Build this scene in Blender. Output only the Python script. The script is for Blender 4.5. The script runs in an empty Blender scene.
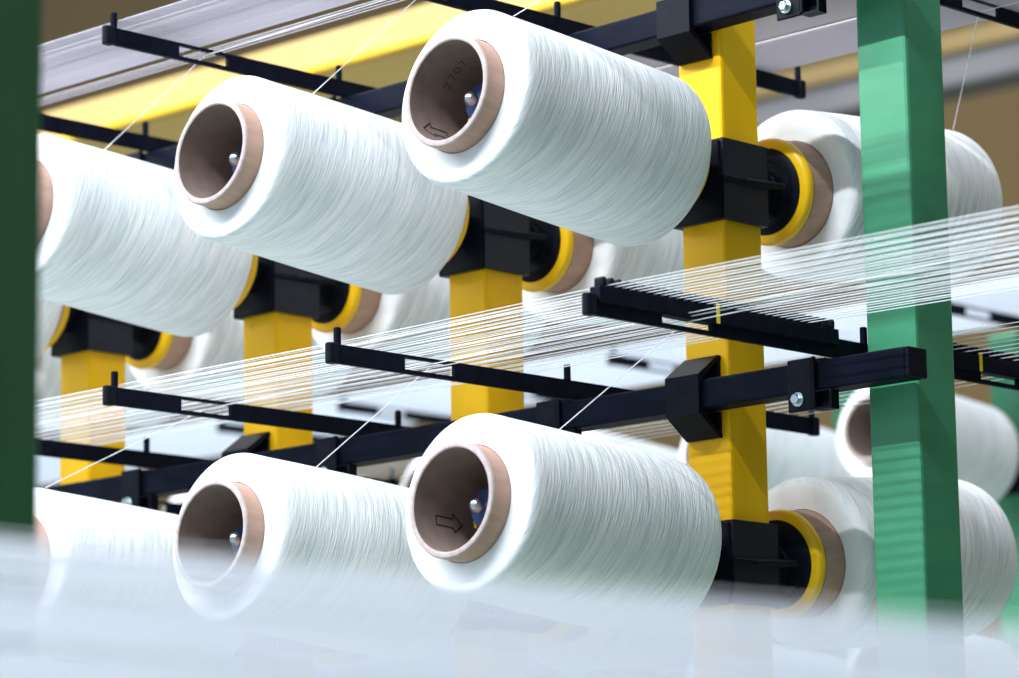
import bpy, bmesh, math, random
from mathutils import Vector, Matrix
random.seed(7)
PI = math.pi
SC = bpy.context.scene
COL = SC.collection

# ------------------------------------------------------------------ materials
def srgb(r, g, b):
    f = lambda c: (c/255/12.92) if c/255 <= .04045 else ((c/255+.055)/1.055)**2.4
    return (f(r), f(g), f(b), 1)

def new_mat(name, base, rough=.5, metal=0, spec=.5):
    m = bpy.data.materials.new(name); m.use_nodes = True
    b = m.node_tree.nodes['Principled BSDF']
    b.inputs['Base Color'].default_value = base
    b.inputs['Roughness'].default_value = rough
    b.inputs['Metallic'].default_value = metal
    b.inputs['Specular IOR Level'].default_value = spec
    return m

def noise_mix(m, c1, c2, scale, mapscale=(1, 1, 1), rot=(0, 0, 0), detail=3, lo=.35, hi=.65, bump=0, bdist=.001):
    """base colour varies between c1 and c2 with a stretched noise, optional bump of the same pattern"""
    nt = m.node_tree; n = nt.nodes; l = nt.links
    b = n['Principled BSDF']
    tc = n.new('ShaderNodeTexCoord'); mp = n.new('ShaderNodeMapping')
    mp.inputs['Scale'].default_value = mapscale; mp.inputs['Rotation'].default_value = rot
    nz = n.new('ShaderNodeTexNoise'); nz.inputs['Scale'].default_value = scale; nz.inputs['Detail'].default_value = detail
    cr = n.new('ShaderNodeValToRGB')
    cr.color_ramp.elements[0].position = lo; cr.color_ramp.elements[0].color = c1
    cr.color_ramp.elements[1].position = hi; cr.color_ramp.elements[1].color = c2
    l.new(tc.outputs['Object'], mp.inputs['Vector']); l.new(mp.outputs['Vector'], nz.inputs['Vector'])
    l.new(nz.outputs['Fac'], cr.inputs['Fac']); l.new(cr.outputs['Color'], b.inputs['Base Color'])
    if bump:
        bp = n.new('ShaderNodeBump'); bp.inputs['Strength'].default_value = bump; bp.inputs['Distance'].default_value = bdist
        l.new(nz.outputs['Fac'], bp.inputs['Height']); l.new(bp.outputs['Normal'], b.inputs['Normal'])
    return m

def wind_material(name, tint):
    """wound white yarn: strands run round the package, crossing at a small angle"""
    m = bpy.data.materials.new(name); m.use_nodes = True
    nt = m.node_tree; n = nt.nodes; l = nt.links; b = n['Principled BSDF']
    b.inputs['Roughness'].default_value = .68
    b.inputs['Specular IOR Level'].default_value = .35
    b.inputs['Sheen Weight'].default_value = .15
    tc = n.new('ShaderNodeTexCoord')
    sx = n.new('ShaderNodeSeparateXYZ'); l.new(tc.outputs['Object'], sx.inputs[0])
    at = n.new('ShaderNodeMath'); at.operation = 'ARCTAN2'
    l.new(sx.outputs['Y'], at.inputs[0]); l.new(sx.outputs['X'], at.inputs[1])
    def strand(sc, tang, helix, det):
        ma = n.new('ShaderNodeMath'); ma.operation = 'MULTIPLY_ADD'; ma.inputs[1].default_value = helix
        l.new(at.outputs[0], ma.inputs[0]); l.new(sx.outputs['Z'], ma.inputs[2])
        cb = n.new('ShaderNodeCombineXYZ')
        l.new(sx.outputs['X'], cb.inputs['X']); l.new(sx.outputs['Y'], cb.inputs['Y']); l.new(ma.outputs[0], cb.inputs['Z'])
        mp2 = n.new('ShaderNodeMapping'); mp2.inputs['Scale'].default_value = (tang, tang, sc)
        nz = n.new('ShaderNodeTexNoise'); nz.inputs['Scale'].default_value = 1; nz.inputs['Detail'].default_value = det
        nz.inputs['Roughness'].default_value = .6
        l.new(cb.outputs[0], mp2.inputs['Vector']); l.new(mp2.outputs['Vector'], nz.inputs['Vector'])
        return nz.outputs['Fac']
    a = strand(560, 24, .026, 2)
    c = strand(430, 20, .013, 2)
    d = strand(200, 14, .020, 2)
    def mix(x, y, f):
        k = n.new('ShaderNodeMix'); k.data_type = 'FLOAT'; k.inputs[0].default_value = f
        l.new(x, k.inputs[2]); l.new(y, k.inputs[3]); return k.outputs[0]
    h = mix(mix(a, c, .5), d, .33)
    cr = n.new('ShaderNodeValToRGB')
    cr.color_ramp.elements[0].position = .38; cr.color_ramp.elements[0].color = tint[0]
    cr.color_ramp.elements[1].position = .57; cr.color_ramp.elements[1].color = tint[1]
    l.new(h, cr.inputs['Fac']); l.new(cr.outputs['Color'], b.inputs['Base Color'])
    bp = n.new('ShaderNodeBump'); bp.inputs['Strength'].default_value = .9; bp.inputs['Distance'].default_value = .0022
    l.new(h, bp.inputs['Height']); l.new(bp.outputs['Normal'], b.inputs['Normal'])
    return m

M = {}
M['wind'] = wind_material('wound_yarn', ((.62, .69, .73, 1), (.93, .945, .98, 1)))
M['windend'] = noise_mix(new_mat('wound_yarn_end', (.93, .94, .96, 1), .65, 0, .3), (.86, .885, .92, 1), (.93, .945, .975, 1), 60, bump=.15, bdist=.001)
M['yarn'] = new_mat('loose_yarn', (.80, .81, .86, 1), .55)
M['sheet'] = new_mat('sheet_yarn', (.93, .94, .97, 1), .6)
def translucent(m, f):
    nt = m.node_tree; n = nt.nodes; b = n['Principled BSDF']; out = n['Material Output']
    t = n.new('ShaderNodeBsdfTranslucent'); t.inputs['Color'].default_value = b.inputs['Base Color'].default_value
    mx = n.new('ShaderNodeMixShader'); mx.inputs[0].default_value = f
    nt.links.new(b.outputs[0], mx.inputs[1]); nt.links.new(t.outputs[0], mx.inputs[2]); nt.links.new(mx.outputs[0], out.inputs['Surface'])
translucent(M['sheet'], .6)
M['pale'] = new_mat('pale_blue_yarn', (.56, .60, .68, 1), .8)
M['lilac'] = new_mat('lilac_yarn', (.52, .475, .54, 1), .85)
M['yellow'] = noise_mix(new_mat('yellow_paint', (1, .5, 0, 1), .45, 0, .3), (.89, .485, .000, 1), (.96, .535, .000, 1), 30, (1, 1, .25), bump=.05)
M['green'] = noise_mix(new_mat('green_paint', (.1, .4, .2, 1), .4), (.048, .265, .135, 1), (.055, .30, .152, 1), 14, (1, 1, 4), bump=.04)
M['shadegreen'] = noise_mix(new_mat('shaded_green_paint', (.03, .14, .06, 1), .45), (.024, .11, .046, 1), (.030, .128, .053, 1), 10)  # green paint with the shade of an unlit face put into it
M['black'] = noise_mix(new_mat('black_plastic', (.01, .012, .02, 1), .5, 0, .1), (.003, .0042, .009, 1), (.005, .007, .014, 1), 60, bump=.05)
M['sleeve'] = noise_mix(new_mat('dark_grey_plastic', (.02, .02, .03, 1), .5, 0, .3), (.005, .007, .015, 1), (.009, .012, .024, 1), 50, bump=.05)
M['steelblack'] = noise_mix(new_mat('black_powder_coat', (.012, .014, .024, 1), .55, 0, .06), (.0028, .0042, .011, 1), (.005, .0072, .018, 1), 25, (1, 3, 3), bump=.06)
M['ring'] = new_mat('yellow_plastic', (.90, .53, .001, 1), .35)
M['card'] = noise_mix(new_mat('cardboard', (.5, .36, .3, 1), .75), (.45, .275, .21, 1), (.52, .33, .255, 1), 120, (1, 1, .3), bump=.1)
M['rim'] = noise_mix(new_mat('cut_cardboard', (.6, .5, .48, 1), .8), (.42, .34, .33, 1), (.52, .43, .42, 1), 200)
M['tube_shade'] = noise_mix(new_mat('shaded_cardboard', (.3, .2, .18, 1), .8), (.23, .17, .145, 1), (.28, .205, .18, 1), 90)  # cardboard inside the tube, recess shade put into a darker colour
M['ink'] = new_mat('ink', (.02, .012, .012, 1), .8)
M['faint'] = new_mat('faded_ink', (.085, .058, .05, 1), .8)
M['zinc'] = new_mat('zinc_bolt', (.62, .72, .76, 1), .28, 1)
M['knob'] = new_mat('steel_knob', (.55, .56, .60, 1), .25, 1)
M['navy'] = new_mat('navy_plastic', (.03, .055, .16, 1), .35)
M['marker'] = new_mat('yellow_tape', (.95, .72, .01, 1), .5)
M['brownwall'] = noise_mix(new_mat('brown_wall', (.2, .13, .05, 1), .9), (.165, .105, .040, 1), (.205, .132, .054, 1), .6)
M['darkwall'] = noise_mix(new_mat('dark_wall', (.06, .055, .045, 1), .9), (.05, .042, .025, 1), (.065, .055, .035, 1), .6)
M['floor'] = noise_mix(new_mat('green_floor', (.1, .25, .16, 1), .5), (.25, .33, .28, 1), (.31, .39, .34, 1), 1.5)
M['gold'] = noise_mix(new_mat('ochre_paint', (.5, .3, .06, 1), .55), (.25, .17, .06, 1), (.29, .20, .075, 1), 3)
M['ochre'] = noise_mix(new_mat('girder_shaded_yellow', (.5, .3, .06, 1), .6), (.55, .33, .065, 1), (.62, .38, .08, 1), 3)  # girder underside, its shade put into the colour
M['cream'] = noise_mix(new_mat('girder_yellow', (.85, .55, .1, 1), .5), (.50, .335, .10, 1), (.55, .37, .12, 1), 3)
M['tray'] = noise_mix(new_mat('grey_tray', (.25, .25, .28, 1), .6), (.15, .145, .155, 1), (.20, .195, .205, 1), 2)

# ------------------------------------------------------------------ mesh helpers
def finish(name, bm, mats, parent=None, smooth=False, mw=None):
    bmesh.ops.recalc_face_normals(bm, faces=bm.faces)
    me = bpy.data.meshes.new(name); bm.to_mesh(me); bm.free()
    for m in (mats if isinstance(mats, (list, tuple)) else [mats]): me.materials.append(m)
    o = bpy.data.objects.new(name, me); COL.objects.link(o)
    if smooth:
        for p in me.polygons: p.use_smooth = True
        try: me.set_sharp_from_angle(angle=math.radians(38))
        except Exception: pass
    if parent: o.parent = parent
    if mw: o.matrix_world = mw
    return o

def tag(o, label=None, cat=None, group=None, kind=None):
    for k, v in (('label', label), ('category', cat), ('group', group), ('kind', kind)):
        if v: o[k] = v
    return o

def empty(name, loc, label, cat, group=None, mat=None):
    o = bpy.data.objects.new(name, None); COL.objects.link(o); o.empty_display_size = .03
    if mat is not None: o.matrix_world = mat
    else: o.location = loc
    return tag(o, label, cat, group)

def copy_tree(o, name_src=None):
    """a thing, its parts and their sub-parts"""
    r = o.copy(); COL.objects.link(r)
    for ch in list(o.children):
        c = ch.copy(); COL.objects.link(c); c.parent = r
        for g in list(ch.children):
            d = g.copy(); COL.objects.link(d); d.parent = c
    return r

def box(bm, x0, x1, y0, y1, z0, z1, bev=0, seg=2):
    g = bmesh.ops.create_cube(bm, size=1)
    for v in g['verts']:
        v.co = Vector(((x0+x1)/2+v.co.x*(x1-x0), (y0+y1)/2+v.co.y*(y1-y0), (z0+z1)/2+v.co.z*(z1-z0)))
    if bev:
        es = list({e for v in g['verts'] for e in v.link_edges})
        bmesh.ops.bevel(bm, geom=es, offset=bev, segments=seg, affect='EDGES', profile=.5)

def lathe(bm, prof, seg=64, M4=None, closed=False, mat_of=None):
    """revolve (t, r) about local z"""
    rings = []
    for t, r in prof:
        if r < 1e-6:
            v = bm.verts.new((0, 0, t)); rings.append([v]*seg)
        else:
            rings.append([bm.verts.new((r*math.cos(2*PI*i/seg), r*math.sin(2*PI*i/seg), t)) for i in range(seg)])
    n = len(rings)
    for k in range(n if closed else n-1):
        A, B = rings[k], rings[(k+1) % n]
        for i in range(seg):
            j = (i+1) % seg
            vs = []
            for v in (A[i], A[j], B[j], B[i]):
                if v not in vs: vs.append(v)
            if len(vs) >= 3:
                f = bm.faces.new(vs)
                if mat_of: f.material_index = mat_of(k)
    if M4 is not None:
        done = set()
        for R in rings:
            for v in R:
                if v not in done: v.co = M4 @ v.co; done.add(v)

def cyl(bm, p0, p1, r, seg=16, bev=0):
    p0, p1 = Vector(p0), Vector(p1); d = p1-p0; L = d.length
    M4 = Matrix.Translation(p0) @ d.to_track_quat('Z', 'Y').to_matrix().to_4x4()
    b = bev
    prof = [(0, 0), (0, r-b), (b, r), (L-b, r), (L, r-b), (L, 0)] if b else [(0, 0), (0, r), (L, r), (L, 0)]
    lathe(bm, prof, seg, M4)

def tube(bm, pts, r, seg=5):
    pts = [Vector(p) for p in pts]; rings = []
    for i, p in enumerate(pts):
        d = (pts[min(i+1, len(pts)-1)]-pts[max(i-1, 0)]).normalized()
        q = d.to_track_quat('Z', 'Y')
        rings.append([bm.verts.new(p+q @ Vector((r*math.cos(2*PI*k/seg), r*math.sin(2*PI*k/seg), 0))) for k in range(seg)])
    for A, B in zip(rings, rings[1:]):
        for k in range(seg):
            j = (k+1) % seg; bm.faces.new((A[k], A[j], B[j], B[k]))
    bm.faces.new(rings[0][::-1]); bm.faces.new(rings[-1])

def holed_plate(bm, us, vs, holes, put, w0, w1):
    """plate on a grid of us x vs with missing cells, extruded from w0 to w1; put(u, v, w) gives the point"""
    V = {}
    def vt(i, j, s):
        if (i, j, s) not in V: V[i, j, s] = bm.verts.new(put(us[i], vs[j], w1 if s else w0))
        return V[i, j, s]
    cell = lambda i, j: 0 <= i < len(us)-1 and 0 <= j < len(vs)-1 and (i, j) not in holes
    for i in range(len(us)-1):
        for j in range(len(vs)-1):
            if not cell(i, j): continue
            for s in (0, 1): bm.faces.new([vt(i, j, s), vt(i+1, j, s), vt(i+1, j+1, s), vt(i, j+1, s)])
            for (di, dj, a, b) in ((-1, 0, (i, j), (i, j+1)), (1, 0, (i+1, j), (i+1, j+1)), (0, -1, (i, j), (i+1, j)), (0, 1, (i, j+1), (i+1, j+1))):
                if not cell(i+di, j+dj):
                    bm.faces.new([vt(*a, 0), vt(*b, 0), vt(*b, 1), vt(*a, 1)])

# ------------------------------------------------------------------ layout (metres)
D = .2918                       # pitch of the posts along the row
ZC, ZT = .0269, .0990           # holder sleeve bottom and top
Z0 = .0635                      # upper package axis at the post
TIER = .335
TILT = math.radians(5.05)
BT, BU, BH = -.1151, .2189, .0253
INC = .011
zU = lambda x: BU+INC*(x+.30)   # the top beam is not quite level   # beam tops, beam height
YB = -.051                      # beam front face
FLOOR = -1.72
ORD = ['nearest', 'second', 'third', 'fourth', 'fifth']

# ------------------------------------------------------------------ setting
bm = bmesh.new(); box(bm, -14, 2.7, -6, 7.1, FLOOR-.1, FLOOR)
tag(finish('floor', bm, M['floor']), 'green painted factory floor', kind='structure')
bm = bmesh.new(); box(bm, -14, 2.6, 7, 7.1, FLOOR, 4.6)
tag(finish('wall_back', bm, M['brownwall']), 'plain brown back wall of the mill', kind='structure')

bm = bmesh.new(); box(bm, 2.6, 2.7, -3.2, 7, FLOOR, 4.6)  # unseen wall added to block light on faces turned along the row
tag(finish('side_light_blocker', bm, M['darkwall']), 'unseen dark wall added to keep side light out', kind='structure')

# ------------------------------------------------------------------ posts
def post(name, x, y, z1, mat, label, cat, group, s=.025):
    bm = bmesh.new(); box(bm, -s, s, -s, s, 0, z1-FLOOR, .003, 2)
    o = finish(name, bm, mat); o.location = (x, y, FLOOR)
    return tag(o, label, cat, group)
for k in range(5):
    post('yellow_post', -k*D, 0, .2205, M['yellow'],
         [f'square yellow steel post nearest the bright green post', 'second square yellow post, behind the long comb arm tip', 'third square yellow post, behind the crossing white yarns',
          'fourth square yellow post, next to the dark blurred post', 'fifth square yellow post, hidden past the dark blurred post'][k], 'post', 'yellow posts of the creel')
post('green_post', .1862, .0212, .95, M['green'], 'bright green square post behind the beam end and the yarns', 'post', s=.0262, group='green posts')
post('green_post', .4865, -1.1735, .95, M['shadegreen'], 'green post coloured as in shade, out of focus at the edge, closest to the viewer', 'post', 'green posts')

# ------------------------------------------------------------------ beams and saddle brackets
for zt, lab in ((BT, 'black square beam at mid height with its capped end before the green post'), (BU, 'black square beam crossing the top of the yellow posts')):
    r = empty('cross_beam', (.237, -.0255, zt-BH), lab, 'beam', 'black beams')
    if zt == BU: r.location.z = zU(.237)-BH; r.rotation_euler = (0, -math.atan(INC), 0)
    bm = bmesh.new(); box(bm, -2.6, -.003, YB+.0255, 0, 0, BH, .0022, 3)
    finish('beam_tube', bm, M['steelblack'], r)
    bm = bmesh.new(); box(bm, -.003, .0015, YB+.0255+.0003, -.0003, .0003, BH-.0003, .0012, 2)
    finish('end_cap', bm, M['black'], r)

def saddle(x, zt, label):
    """bent strap that holds the beam to the post: front plate and two sloping wings open at the sides"""
    r = empty('saddle_bracket', (x, -.0255, zt), label, 'bracket', 'saddle brackets on the yellow posts')
    t = .0032; zc = -BH/2
    outer = [(0, zc+.036), (-.004, zc+.036), (-.0255-.005, zc+.0168), (-.0255-.005, zc-.0168), (-.004, zc-.036), (0, zc-.036)]
    inner = [(0, zc+.032), (-.003, zc+.032), (-.0257, zc+.0133), (-.0257, zc-.0133), (-.003, zc-.032), (0, zc-.032)]
    bm = bmesh.new(); x0, x1 = -.0215, .0165
    A = [[bm.verts.new((xx, y, z)) for (y, z) in P] for P in (outer, inner) for xx in (x0, x1)]
    o0, o1, i0, i1 = A
    for k in range(5):
        bm.faces.new((o0[k], o0[k+1], o1[k+1], o1[k])); bm.faces.new((i0[k], i0[k+1], i1[k+1], i1[k]))
        bm.faces.new((o0[k], o0[k+1], i0[k+1], i0[k])); bm.faces.new((o1[k], o1[k+1], i1[k+1], i1[k]))
    for k in (0, 5): bm.faces.new((o0[k], o1[k], i1[k], i0[k]))
    finish('strap', bm, M['black'], r)
    # foot flanges that lie on the post
    bm = bmesh.new(); box(bm, x0, x1, -.0030, 0, zc-.0325, zc-BH/2-.0006, .0008, 1); finish('foot_flange', bm, M['black'], r)
    bm = bmesh.new(); box(bm, x0, x1, -.0030, 0, zc+BH/2+.0006, zc+.0325, .0008, 1); finish('foot_flange', bm, M['black'], r)
for k in (0, 2):
    saddle(-k*D, BT, f'black trapezoid saddle bracket holding the mid beam to the {ORD[k]} yellow post')
    saddle(-k*D, zU(-k*D), f'black trapezoid saddle bracket holding the top beam to the {ORD[k]} yellow post')

# ------------------------------------------------------------------ guide arms with their clamps
Y0, Y1 = -.343, .300
AH = .0162
def make_arm(name, label, group, pins):
    r = empty(name, (0, 0, 0), label, 'arm', group)
    bm = bmesh.new()
    ys = [Y0+.004, -.2550, -.1955, .165, .220, Y1-.004]; zs = [0, .0036, .0134, AH]
    holed_plate(bm, ys, zs, {(1, 1), (3, 1)}, lambda u, v, w: Vector((w, u, v)), -.0019, .0019)
    finish('bar', bm, M['steelblack'], r)
    for y, sgn in ((Y0+.004, -1), (Y1-.004, 1)):
        bm = bmesh.new()
        cyl(bm, (0, y, -.0006), (0, y, AH+.0006), .0048, 20, .0010)
        box(bm, -.0047, .0047, min(y, y-sgn*.006), max(y, y-sgn*.006), -.0006, AH+.0006, .0008, 1)
        finish('end_cap', bm, M['black'], r, smooth=True)
    for y in pins:
        bm = bmesh.new(); cyl(bm, (0, y, AH-.001), (0, y, AH+.0145), .0032, 14, .0008)
        finish('guide_pin', bm, M['steelblack'], r, smooth=True)
    return r

def make_clamp(label):
    """clip that fixes an arm on the beam: front plate with bolt, rib and the lower open lip"""
    r = empty('arm_clamp', (0, -.0255, 0), label, 'clamp', 'clamps between beams and arms')
    y = YB+.0255
    bm = bmesh.new()
    box(bm, -.030, -.0035, y-.0036, y-.0004, -.0418, .0026, .0009, 1)
    finish('front_plate', bm, M['black'], r)
    bm = bmesh.new()
    box(bm, -.0033, -.0002, y-.0048, y-.0004, -.0405, .0030, .0008, 1)
    finish('rib', bm, M['black'], r)
    bm = bmesh.new()       # lower lip: an open box under the beam
    xa, xb, ya, yb, za, zb = -.002, .0165, y-.0034, y+.007, -.0425, -BH-.0008
    holed_plate(bm, [xa, xa+.002, xb-.002, xb], [za, za+.0022, zb-.001, zb], {(1, 1)}, lambda u, v, w: Vector((u, w, v)), ya, yb)
    box(bm, xa, xb, yb-.002, yb, za, zb, 0)
    finish('lower_lip', bm, M['black'], r)
    bm = bmesh.new()
    cyl(bm, (-.0185, y-.0036, -.0315), (-.0185, y-.0050, -.0315), .0062, 24, .0004)
    finish('washer', bm, M['zinc'], r, smooth=True)
    bm = bmesh.new()
    cyl(bm, (-.0185, y-.0048, -.0315), (-.0185, y-.0092, -.0315), .0046, 6, .0006)
    bo = finish('bolt', bm, M['zinc'], r)
    bm = bmesh.new(); box(bm, -.0120, .0050, y+.004, -.004, .0002, .0022, .0006, 1)
    finish('top_tab', bm, M['black'], r)
    return r

AX = .151
DZ = .0024
arms = {}
for tier, zt in (('mid', BT), ('top', BU)):
    for k in range(5):
        if tier == 'top': zt = zU(-k*D+AX)-.0005
        pins = [Y0+.0115, -.052, Y1-.0085]
        if tier == 'mid' and k == 0: pins = [.003, Y1-.0085]
        if tier == 'mid' and k == 2: pins = [Y0+.0115, .0196, Y1-.0085]
        lab = {('mid', 0): 'black slotted guide arm carrying the two combs, over the mid beam',
               ('mid', 1): 'black slotted guide arm whose pinned tip stands between the second and third posts',
               ('mid', 2): 'black slotted guide arm whose pinned tip stands before the fourth yellow post, mid height',
               ('mid', 3): 'black guide arm coming from behind the dark blurred post at mid height',
               ('mid', 4): 'black guide arm of the mid beam mostly hidden past the fourth post',
               ('top', 0): 'black guide arm over the top beam beside the green post',
               ('top', 1): 'black guide arm over the top beam, pinned end past the nearest yellow post',
               ('top', 2): 'black slotted guide arm with upright pin against the lilac yarn sheet',
               ('top', 3): 'black guide arm over the fourth post top, half behind the dark blurred post',
               ('top', 4): 'black guide arm of the top beam hidden past the fourth post'}[tier, k]
        a = make_arm('guide_arm', lab, 'slotted guide arms', pins)
        a.location = (-k*D+AX-(.004 if tier == 'top' else 0), 0, zt+DZ)
        c = make_clamp(f'black clamp with zinc bolt fixing the {ORD[k]} guide arm to the {tier} beam')
        c.location = (-k*D+AX-.0075, -.0255, zt+(.0005 if tier == 'top' else 0))
        arms[tier, k] = a

# combs on the nearest mid arm
def comb(ya, yb, label):
    r = empty('yarn_comb', (AX, ya, BT+DZ+AH), label, 'comb', 'toothed combs on the guide arm')
    L = yb-ya
    bm = bmesh.new(); box(bm, -.0058, .0058, 0, L, -.0068, .0072, .0010, 2)
    finish('comb_body', bm, M['steelblack'], r)
    n = 32; p = (L-.004)/n
    for i in range(n):
        bm = bmesh.new(); yc = .002+p*(i+.5)
        box(bm, -.0054, .0054, yc-.0024, yc+.0024, .0066, .0152, .0020, 2)
        finish('tooth', bm, M['black'], r)
    bm = bmesh.new(); ym = .139 if ya < 0 else .115
    box(bm, .0057, .0066, ym-.0022, ym+.0022, -.0066, .0098, .0004, 1)
    tag(finish('marker_tape', bm, M['marker'], r), 'small yellow marker strip')
    return r
comb(-.331, -.037, 'long black toothed comb with yellow marker, before the nearest yellow post')
comb(.045, .293, 'black toothed comb with yellow marker beyond the bright green post')

# ------------------------------------------------------------------ spindle holders
def frame(x, y, z, side, tilt=None):
    """matrix with local z along the spindle (side -1 towards the viewer) and local y up"""
    tl = TILT if tilt is None else math.radians(tilt)
    w = Vector((0, side*math.cos(tl), math.sin(tl)))
    ex = Vector((1, 0, 0)) if side < 0 else Vector((-1, 0, 0))
    ey = w.cross(ex)
    m = Matrix((ex, ey, w)).transposed().to_4x4(); m.translation = (x, y, z)
    return m

def make_holder(label):
    r = empty('spindle_holder', (0, 0, 0), label, 'holder', 'spindle holders on the posts')
    bm = bmesh.new()
    zb, zt = ZC-Z0, ZT-Z0; a, o = .0256, .0305
    for (x0, x1, y0, y1) in ((-o, o, -o-.001, -a), (-o, o, a, a+.0026), (-o, -a, -a, a), (a, o, -a, a)):
        box(bm, x0, x1, y0, y1, zb, zt)
    bmesh.ops.remove_doubles(bm, verts=bm.verts, dist=1e-6)
    finish('sleeve', bm, M['sleeve'], r)
    bm = bmesh.new()
    for (x0, x1, y0, y1) in ((-o-.002, o+.002, -o-.003, -o-.0008), (-o-.002, o+.002, a+.0024, a+.0044), (-o-.002, -o, -o, a), (o, o+.002, -o-.002, a+.0044)):
        box(bm, x0, x1, y0, y1, -.0030, .0022, .0008, 1)
    finish('strap', bm, M['black'], r)
    for side in (-1, 1):
        F = frame(0, 0, 0, side)
        if side > 0: F = F @ Matrix.Translation((0, 0, -.004))
        if side < 0:
         bm = bmesh.new()       # base plate that flares at its foot
         pts = [(-.0275, -.0375), (.0285, -.0375), (.0285, -.022), (.0275, .034), (-.0265, .034), (-.0275, -.022)]
         vs = []
         for w in (side*(o+.0010), side*(o+.0042)):
             vs.append([bm.verts.new((x, w+side*(.0015 if z < -.03 and abs(w) > o+.004 else 0), z)) for x, z in pts])
         for i in range(6): bm.faces.new((vs[0][i], vs[0][(i+1) % 6], vs[1][(i+1) % 6], vs[1][i]))
         bm.faces.new(vs[0]); bm.faces.new(vs[1][::-1])
         bmesh.ops.bevel(bm, geom=list(bm.edges), offset=.0012, segments=1, affect='EDGES')
         finish('base_plate', bm, M['black'], r)
        bm = bmesh.new()       # cup and disc with concentric steps
        lathe(bm, [(.036, 0), (.036, .0165), (.0590, .0165), (.0600, .0180), (.0640, .0190), (.0640, .0275), (.0625, .0285), (.0625, .0310), (.0645, .0320), (.0655, .0370), (.0672, .0393), (.072, .0393), (.0735, .037), (.0735, .031), (.0700, .030), (.0700, .020), (.072, .019), (.072, 0)], 56, F)
        finish('flange_disc', bm, M['black'], r, smooth=True)
        bm = bmesh.new()
        lathe(bm, [(.0665, .0392), (.0672, .0452), (.0690, .0474), (.0720, .0484), (.0745, .0484), (.0760, .0474), (.0762, .0450), (.0762, .0392)], 64, F, closed=True)
        finish('adapter_ring', bm, M['ring'], r, smooth=True)
        bm = bmesh.new()
        lathe(bm, [(.072, 0), (.072, .0170), (.299, .0170), (.3025, .0160), (.3035, .0140), (.3035, 0)], 28, F)
        sp = finish('spindle', bm, M['navy'], r, smooth=True)
        bm = bmesh.new()
        lathe(bm, [(.303, 0), (.3035, .0030), (.308, .0032), (.309, .0056), (.3125, .0066), (.316, .0056), (.3184, .0030), (.319, 0)], 24, F)
        finish('knob', bm, M['knob'], sp, smooth=True)
        for q in range(3):     # spring fingers that grip the tube, yellow
            bm = bmesh.new(); an = math.radians(200+120*q)
            box(bm, -.0035, .0035, -.0015, .0015, .215, .290, .0008, 1)
            Rm = Matrix.Rotation(an, 4, 'Z') @ Matrix.Translation((.026, 0, 0)) @ Matrix.Rotation(PI/2, 4, 'Z')
            for v in bm.verts: v.co = F @ (Rm @ v.co)
            finish('spring_finger', bm, M['ring'], sp)
        for (sx, sz) in ((-.019, .019), (-.015, -.013)) if side < 0 else ():
            bm = bmesh.new(); yy = side*(o+.0040)
            cyl(bm, (sx, yy, sz), (sx, yy+side*.0035, sz), .0034, 12, .0007)
            finish('screw', bm, M['zinc'], r, smooth=True)
    # stay between strap and disc
    bm = bmesh.new(); cyl(bm, (.0315, -.004, 0), (.0315, .050, .003), .0030, 10, .0006); finish('stay', bm, M['black'], r, smooth=True)
    return r
H0 = None
for ti, dz in (('upper', 0), ('lower', -TIER)):
    for k in range(5):
        lab = f'black spindle holder with yellow rings clamped on the {ORD[k]} yellow post, {ti} row'
        if H0 is None: h = H0 = make_holder(lab)
        else: h = copy_tree(H0); h['label'] = lab
        h.location = (-k*D, 0, Z0+dz)

# ------------------------------------------------------------------ yarn packages
def ring_strokes(strokes, w, r, bm, a0, t0, sa, st):
    """ink strokes on the inside of the tube; strokes in (u, v), u along the circumference and v along the axis"""
    def P(u, v):
        a = a0+sa*u/r; return Vector((r*math.cos(a), r*math.sin(a), t0+st*v))
    for (u0, v0, u1, v1) in strokes:
        d = Vector((u1-u0, v1-v0)); L = d.length; d /= L; nn = Vector((-d.y, d.x))*w/2
        n = max(1, int(L/.0015)); e = d*w*.4
        rows = []
        for i in range(n+1):
            q = Vector((u0, v0))-e+(Vector((u1-u0, v1-v0))+2*e)*i/n
            rows.append((bm.verts.new(P(q.x+nn.x, q.y+nn.y)), bm.verts.new(P(q.x-nn.x, q.y-nn.y))))
        for A, B in zip(rows, rows[1:]): bm.faces.new((A[0], B[0], B[1], A[1]))

def arrow_strokes(L, h):
    b, hd = h*.30, L*.36
    pts = [(0, -b), (L-hd, -b), (L-hd, -h*.62), (L, 0), (L-hd, h*.62), (L-hd, b), (0, b), (0, -b)]
    return [(*p, *q) for p, q in zip(pts, pts[1:])]
GL = {'2': [(0, .8, .15, 1), (.15, 1, .85, 1), (.85, 1, 1, .7), (1, .7, 0, 0), (0, 0, 1, 0)],
      '7': [(0, 1, 1, 1), (1, 1, .35, 0)],
      '0': [(0, .2, 0, .8), (0, .8, .3, 1), (.3, 1, .7, 1), (.7, 1, 1, .8), (1, .8, 1, .2), (1, .2, .7, 0), (.7, 0, .3, 0), (.3, 0, 0, .2)]}

def wind_mesh(bm, jit=0):
    prof = [(.0985, .0484), (.0970, .056), (.0960, .066), (.0970, .0720), (.0995, .0752), (.104, .0768)]
    n = 22
    for i in range(1, n):
        u = i/n
        prof.append((.104+u*(.310-.104), .0770-.0024*u+.0008*math.sin(u*PI)+jit*.0004*math.sin(u*19)))
    prof += [(0.3100, .0748), (0.3170, .0745), (0.3200, .0735), (0.3225, .0712), (0.3235, .0680), (0.3240, .062), (0.3238, .055), (0.3228, .0484)]
    ne = len(prof)
    lathe(bm, prof, 128, mat_of=lambda k: 1 if k < 3 or k >= ne-5 else 0)

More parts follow.
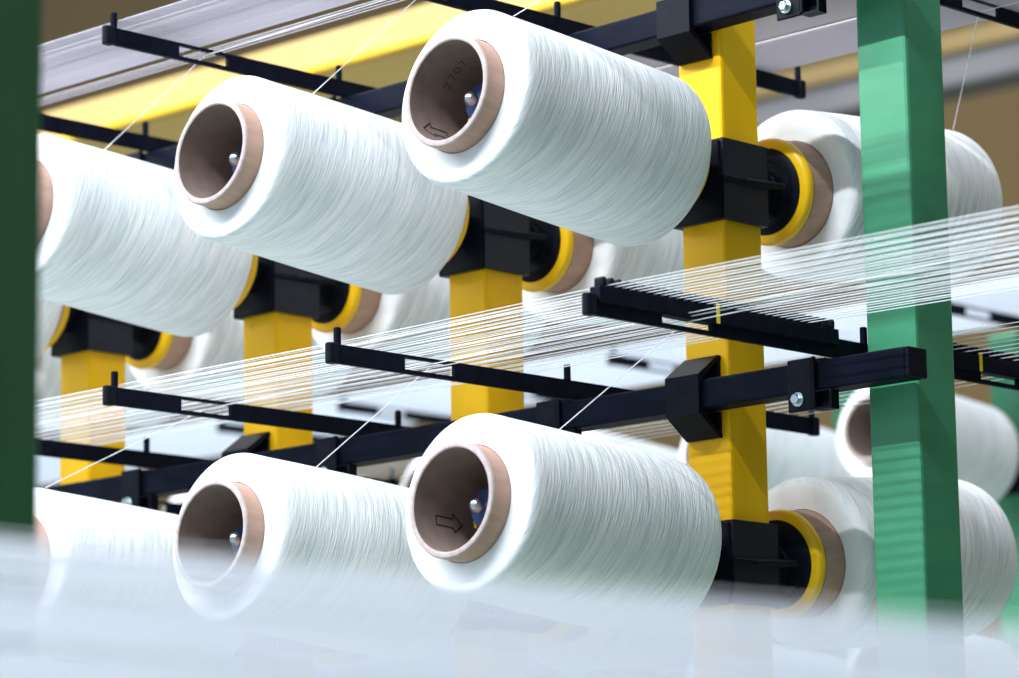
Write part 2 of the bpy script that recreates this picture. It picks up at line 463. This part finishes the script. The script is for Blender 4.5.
def tube_mesh(bm):
    ro, ri = .0477, .0422
    prof = [(.0765, ri), (.0765, ro), (.3405, ro), (.342, ro-.0006), (.3425, ro-.0014), (.3425, ri+.001), (.3417, ri), (.30, ri), (.2, ri)]
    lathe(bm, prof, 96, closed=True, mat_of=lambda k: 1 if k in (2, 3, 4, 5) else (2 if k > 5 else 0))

WM = TM = None
def package(x, y, z, side, label, group, mark=None, tilt=None):
    global WM, TM
    r = empty('yarn_package', None, label, 'yarn package', group, mat=frame(x, y, z, side, tilt))
    if WM is None:
        bm = bmesh.new(); wind_mesh(bm); w = finish('yarn_winding', bm, [M['wind'], M['windend']], r, smooth=True); WM = w.data
        bm = bmesh.new(); tube_mesh(bm); t = finish('cardboard_tube', bm, [M['card'], M['rim'], M['tube_shade']], r, smooth=True); TM = t.data
    else:
        w = bpy.data.objects.new('yarn_winding', WM); t = bpy.data.objects.new('cardboard_tube', TM)
        for o in (w, t): COL.objects.link(o); o.parent = r
    if side > 0: t.location.z = -.004
    w.rotation_euler = (0, 0, random.uniform(-.25, .35)+(0 if side < 0 else PI))
    ri = .0419
    if mark == 'out':
        bm = bmesh.new(); a = math.radians(210)
        # arrow along the axis, pointing to the mouth
        S = [(v0, u0, v1, u1) for (u0, v0, u1, v1) in arrow_strokes(.028, .013)]
        ring_strokes(S, .0011, ri, bm, math.radians(213), .303, 1, 1)
        tag(finish('printed_arrow', bm, M['ink'], t), 'printed arrow pointing out of the tube')
        bm = bmesh.new(); S = []
        for i, ch in enumerate('2707'):
            for (u0, v0, u1, v1) in GL[ch]:
                S.append(((i*.0078+u0*.0042), v0*.0072, (i*.0078+u1*.0042), v1*.0072))
        ring_strokes(S, .0009, ri, bm, math.radians(154), .301, -1, 1)
        tag(finish('printed_number', bm, M['faint'], t), 'faint digits printed inside the tube')
    if mark == 'in':
        bm = bmesh.new()
        S = [(v0, u0, v1, u1) for (u0, v0, u1, v1) in arrow_strokes(.030, .013)]
        ring_strokes(S, .0013, ri, bm, math.radians(191.5), .317, 1, -1)
        tag(finish('printed_arrow', bm, M['ink'], t), 'printed arrow pointing into the tube')
    return r
G1 = 'yarn packages on the near side of the yellow posts'
G2 = 'yarn packages on the far side of the yellow posts'
near_lab = {
 (0, 0): 'white yarn package highest up, digits and an arrow printed in its open tube',
 (0, 1): 'white yarn package on the second yellow post, upper row, open tube in front',
 (0, 2): 'white yarn package on the third yellow post, tube half behind the dark post',
 (0, 3): 'white yarn package on the fourth yellow post, a sliver beside the dark post',
 (1, 0): 'white yarn package of the lower row with an arrow pointing into its open tube',
 (1, 1): 'white lower package whose open tube is half veiled by the blurred yarns',
 (1, 2): 'white yarn package of the lower row beside the dark blurred post',
 (1, 3): 'white yarn package of the lower row hidden past the dark blurred post'}
for (t, k), lab in near_lab.items():
    package(-k*D, 0, Z0-t*TIER, -1, lab, G1, {(0, 0): 'out', (1, 0): 'in'}.get((t, k)))
for t in (0, 1):
    for k in range(5):
        package(-k*D, 0, Z0-t*TIER, 1, f'white yarn package on the far side of the {ORD[k]} yellow post, {"upper" if t == 0 else "lower"} row', G2)

# ------------------------------------------------------------------ second creel row, out of focus behind
Y2 = 1.74
G3 = 'blurred yarn packages of the row behind'
X2 = lambda j: -.934-D*j
for j in range(-1, 6):
    post('green_post', X2(j), Y2, .262, M['green'],
         ['out of focus green post behind, past the bright green post near the frame edge', 'blurred green post between the nearest yellow post and the bright green post',
          'out of focus green post seen just beside the nearest yellow post', 'out of focus green post seen beside the second yellow post', 'out of focus green post behind the second yellow post',
          'out of focus green post behind the third yellow post', 'out of focus green post behind the fourth yellow post'][j+1], 'post', 'green posts')
WHO = ['beside the bright green post', 'behind the nearest yellow post', 'between the first and second yellow posts', 'behind the second yellow post', 'between the second and third yellow posts', 'behind the third yellow post']
for j in range(0, 6):
    package(X2(j), Y2, Z0, -1, f'blurred white package {WHO[j]}, level with the mid beam', G3)
for j in range(-1, 2):
    package(X2(j), Y2, Z0-TIER, -1, f'blurred white package low {["past the bright green post", WHO[0], WHO[1]][j+1]}, under the blurred yarns', G3)
for j in range(-1, 3):
    package(X2(j), Y2, Z0, 1, f'blurred white package farthest back, {["past the bright green post", WHO[0], WHO[1], WHO[2]][j+1]}', G3)
for t in (1, 0, -1):
    for j in range(-1, 6):
        if t == 1 or (t == -1 and j > 1): continue
        h = copy_tree(H0)
        h['label'] = f'spindle holder on a blurred green post, {["low", "mid", "high"][t+1]}, {(["past the bright green post"]+WHO)[j+1]}'
        h['group'] = 'spindle holders of the row behind'
        h.location = (X2(j), Y2, Z0+t*TIER)
for j in range(-1, 6):
    a = copy_tree(arms['mid', 1]); a.location = (X2(j)+.105, Y2, .243)
    a['label'] = f'blurred dark guide arm far back, {(["past the bright green post"]+WHO)[j+1]}'
    a['group'] = 'blurred guide arms of the row behind'
    bm = bmesh.new(); box(bm, .0252, .1010, -.012, .012, -.006, .022, .002, 1)
    o = finish('arm_bracket', bm, M['black']); o.location = (X2(j), Y2, .243)
    tag(o, f'dark standoff bracket of the row behind, {(["past the bright green post"]+WHO)[j+1]}', 'bracket', 'standoff brackets of the row behind')

# ------------------------------------------------------------------ yarns
def yarn(name, pts, r, label, group, mat='yarn'):
    bm = bmesh.new(); tube(bm, pts, r)
    o = finish(name, bm, M[mat], smooth=True)
    return tag(o, label, 'yarn', group)
ZA = BT+DZ+AH+.0006
ZCOMB = BT+DZ+AH+.0085
NY = 56
for i in range(NY):
    u = (i+.5)/NY
    y = -.329+(.290/32)*(1+i//2)+(.0007 if i % 2 else -.0007)   # two yarns in each gap of the comb
    # pulled together a little far down the row
    yl = -.333+u*.200
    zl = ZA+.002+.0015*math.sin(i*2.4)
    zr = ZCOMB-.0055+.003*math.sin(i*1.7)-.004*u
    pts = [(-2.4, yl, zl-.006), (-D*2+AX, yl*.6+y*.4, zl), (-D+AX, yl*.3+y*.7, zl+.001), (AX, y, ZCOMB), (1.5, y-.01+.02*u, zr)]
    yarn('white_yarn', pts, .00038 if i % 2 == 0 else .00020, 'white yarn of the level band crossing the yellow posts and the comb', 'yarns of the level band')
for i in range(14):
    y = .052+i*.0175
    pts = [(-.9, y, ZA+.001), (-D+AX, y, ZA+.0015), (AX, y, ZCOMB), (1.5, y+.004, ZCOMB-.006)]
    yarn('white_yarn', pts, .0004, 'white yarn running over the comb beyond the bright green post', 'yarns over the far comb')

def pkg_yarn(k, tier, label, side=-1):
    z0 = Z0 if tier == 'top' else Z0-TIER
    zt = BU if tier == 'top' else BT
    F = frame(-k*D, 0, z0, side)
    a = math.radians(63) if side < 0 else math.radians(112)
    t = .258 if side < 0 else .315
    if (k, tier) == (0, 'top') and side < 0: t, a = .292, math.radians(72)
    if (k, tier) == (2, 'mid'): t, a = .318, math.radians(70)
    p0 = F @ Vector((.0762*math.cos(a), .0762*math.sin(a), t))
    ys = -.222 if side < 0 else .192
    zsl = zt+DZ+.0082
    xs = -k*D+AX
    pts = [p0, (xs-.004, ys, zsl), (xs+.004, ys+.001, zsl+.0005), (1.5, ys-.02, zsl+.018)]
    yarn('package_yarn', pts, .00045, label, 'yarns drawn off single packages')
pkg_yarn(0, 'mid', 'yarn drawn from the lower package with printed arrow up to the comb arm')
pkg_yarn(1, 'mid', 'single yarn drawn from the half veiled lower package up to the second arm slot')
pkg_yarn(2, 'mid', 'yarn drawn from the lower package by the dark post to the third arm')
pkg_yarn(0, 'top', 'single yarn leaving the top of the highest package')
pkg_yarn(1, 'top', 'single yarn drawn from the upper package on the second post')
pkg_yarn(2, 'top', 'single yarn drawn from the upper package on the third post')
pkg_yarn(0, 'top', 'single yarn rising from the package past the bright green post', 1)

def sheet(name, n, f, r, mat, label):
    """a dense band of threads nobody could count"""
    bm = bmesh.new()
    for i in range(n): tube(bm, f((i+.5)/n, i), r, 4)
    o = finish(name, bm, M[mat])
    return tag(o, label, 'yarn sheet', kind='stuff')
ZU = BU+DZ+AH+.0008
def upper(u, i):
    y = -.330+u*.122 if u < .93 else -.330+.122+(u-.93)*.35
    z = ZU+.0015+.0012*(i % 2)
    return [(-4.5, y, z), (1.6, y+random.uniform(-.0005, .0005), z+.002)]
sheet('yarn_sheet', 120, upper, .00042, 'lilac', 'dense lilac white sheet of yarns over the tips of the top arms')
sheet('yarn_sheet', 90, lambda u, i: [(-.35, .075+u*.165+(.012 if u > .45 else 0), ZU+.002+.0012*(i % 2)), (1.6, .075+u*.165+(.012 if u > .45 else 0), ZU+.004+.0012*(i % 2))], .0010, 'lilac', 'lilac white sheet of yarns over the far half of the top arms')
sheet('yarn_sheet', 84, lambda u, i: [(-4.5, Y2-.33+u*.28, .266+.002*(i % 3)), (.8, Y2-.33+u*.28, .266+.002*(i % 3))], .0010, 'pale', 'blurred lilac white sheet of yarns over the arms of the row behind')
# the veil of moving warp close to the viewer
A0, B0 = Vector((.8916, -1.4896, -.4364)), Vector((1.3551, -1.4480, -.5051))
dirv = (B0-A0).normalized()
def veil(u, i):
    u = u**.88
    s = Vector((-.25, -.12, -.96))
    jitter = random.uniform(-.0025, .0025)
    a = A0+s*(.070*u)+Vector((0, 0, jitter)); b = B0+s*(.058*u)+Vector((0, 0, jitter))
    d = (b-a)
    return [a-d*.9, a, b, b+d*.4]
sheet('warp_veil', 170, veil, .00040, 'sheet', 'blurred white veil of yarns sweeping across the lower packages')

# ------------------------------------------------------------------ overhead steelwork behind
g = empty('girder', (0, 1.0, .656), 'pale yellow box girder overhead behind the top arms', 'girder')
bm = bmesh.new(); box(bm, -9, 2.58, 0, .22, 0, .055, .004, 2); finish('web', bm, M['cream'], g)
bm = bmesh.new(); box(bm, -9, 2.58, -.012, -.0005, -.004, .004, .001, 1); finish('lower_lip', bm, M['yellow'], g)
bm = bmesh.new(); box(bm, -9, 2.58, .002, .218, -.006, -.0005, .001, 1); finish('shaded_underside', bm, M['ochre'], g)  # slab that carries the painted shade under the girder
bm = bmesh.new(); box(bm, -12, 2.58, 0, .12, 0, .055, .006, 2)
o = finish('rail', bm, M['gold']); o.location = (0, 4.98, 1.755)
tag(o, 'ochre rail high up along the brown wall', 'rail')
bm = bmesh.new(); box(bm, -12, 2.58, 0, .15, 0, .085, .01, 2)
o = finish('cable_tray', bm, M['tray']); o.location = (0, 5.0, 1.668)
tag(o, 'grey cable tray under the ochre rail', 'cable tray')

# ------------------------------------------------------------------ light
def area(name, loc, target, sx, sy, e, col):
    l = bpy.data.lights.new(name, 'AREA'); l.shape = 'RECTANGLE'; l.size = sx; l.size_y = sy; l.energy = e; l.color = col
    o = bpy.data.objects.new(name, l); COL.objects.link(o); o.location = loc
    d = Vector(target)-Vector(loc); o.rotation_euler = d.to_track_quat('-Z', 'Y').to_matrix().to_euler()
    return o
# strip lamps run along the aisle (local x along the row)
def strip(name, y, z, ty, tz, length, width, e, col, x=-1):
    l = bpy.data.lights.new(name, 'AREA'); l.shape = 'RECTANGLE'; l.size = length; l.size_y = width; l.energy = e; l.color = col
    o = bpy.data.objects.new(name, l); COL.objects.link(o); o.location = (x, y, z)
    el = math.atan2(ty-y, z-tz)
    o.rotation_euler = (el, 0, 0)
    return o
strip('aisle_strip_lamp', -2.55, 2.45, 0, 0, 7.4, .05, 490, (.91, .96, 1.0), -2.3)
strip('aisle_strip_lamp', 1.0, 3.6, .9, 0, 9, .5, 190, (.96, .98, 1.0))  # unseen lamp added to light the row behind and package tops
strip('aisle_strip_lamp', 3.6, 3.6, 3.6, 0, 10, .5, 120, (1, .96, .9))
w = bpy.data.worlds.new('hall_daylight'); SC.world = w; w.use_nodes = True
w.node_tree.nodes['Background'].inputs[0].default_value = (.68, .80, 1.0, 1)
w.node_tree.nodes['Background'].inputs[1].default_value = .68

# ------------------------------------------------------------------ camera
F_PX = 3368.37
r_ = Vector((.7165, .6974, -.0150)).normalized(); u_ = Vector((.1323, -.1148, .9845)).normalized(); f_ = Vector((-.6849, .7074, .1746)).normalized()
u_ = (u_-u_.dot(f_)*f_).normalized(); r_ = f_.cross(u_)
cd = bpy.data.cameras.new('camera'); cam = bpy.data.objects.new('camera', cd); COL.objects.link(cam)
mw = Matrix((r_, u_, -f_)).transposed().to_4x4(); mw.translation = (1.8842, -2.2168, -.5840)
cam.matrix_world = mw
cd.sensor_width = 36; cd.lens = F_PX/1019*36
cd.clip_start = .05; cd.clip_end = 60
cd.dof.use_dof = True; cd.dof.focus_distance = 2.82; cd.dof.aperture_fstop = 7.0
SC.camera = cam
SC.view_settings.view_transform = 'Standard'; SC.view_settings.look = 'None'
SC.view_settings.gamma = 1; SC.view_settings.use_curve_mapping = False
SC.view_settings.exposure = .14
SC.cycles.use_denoising = True
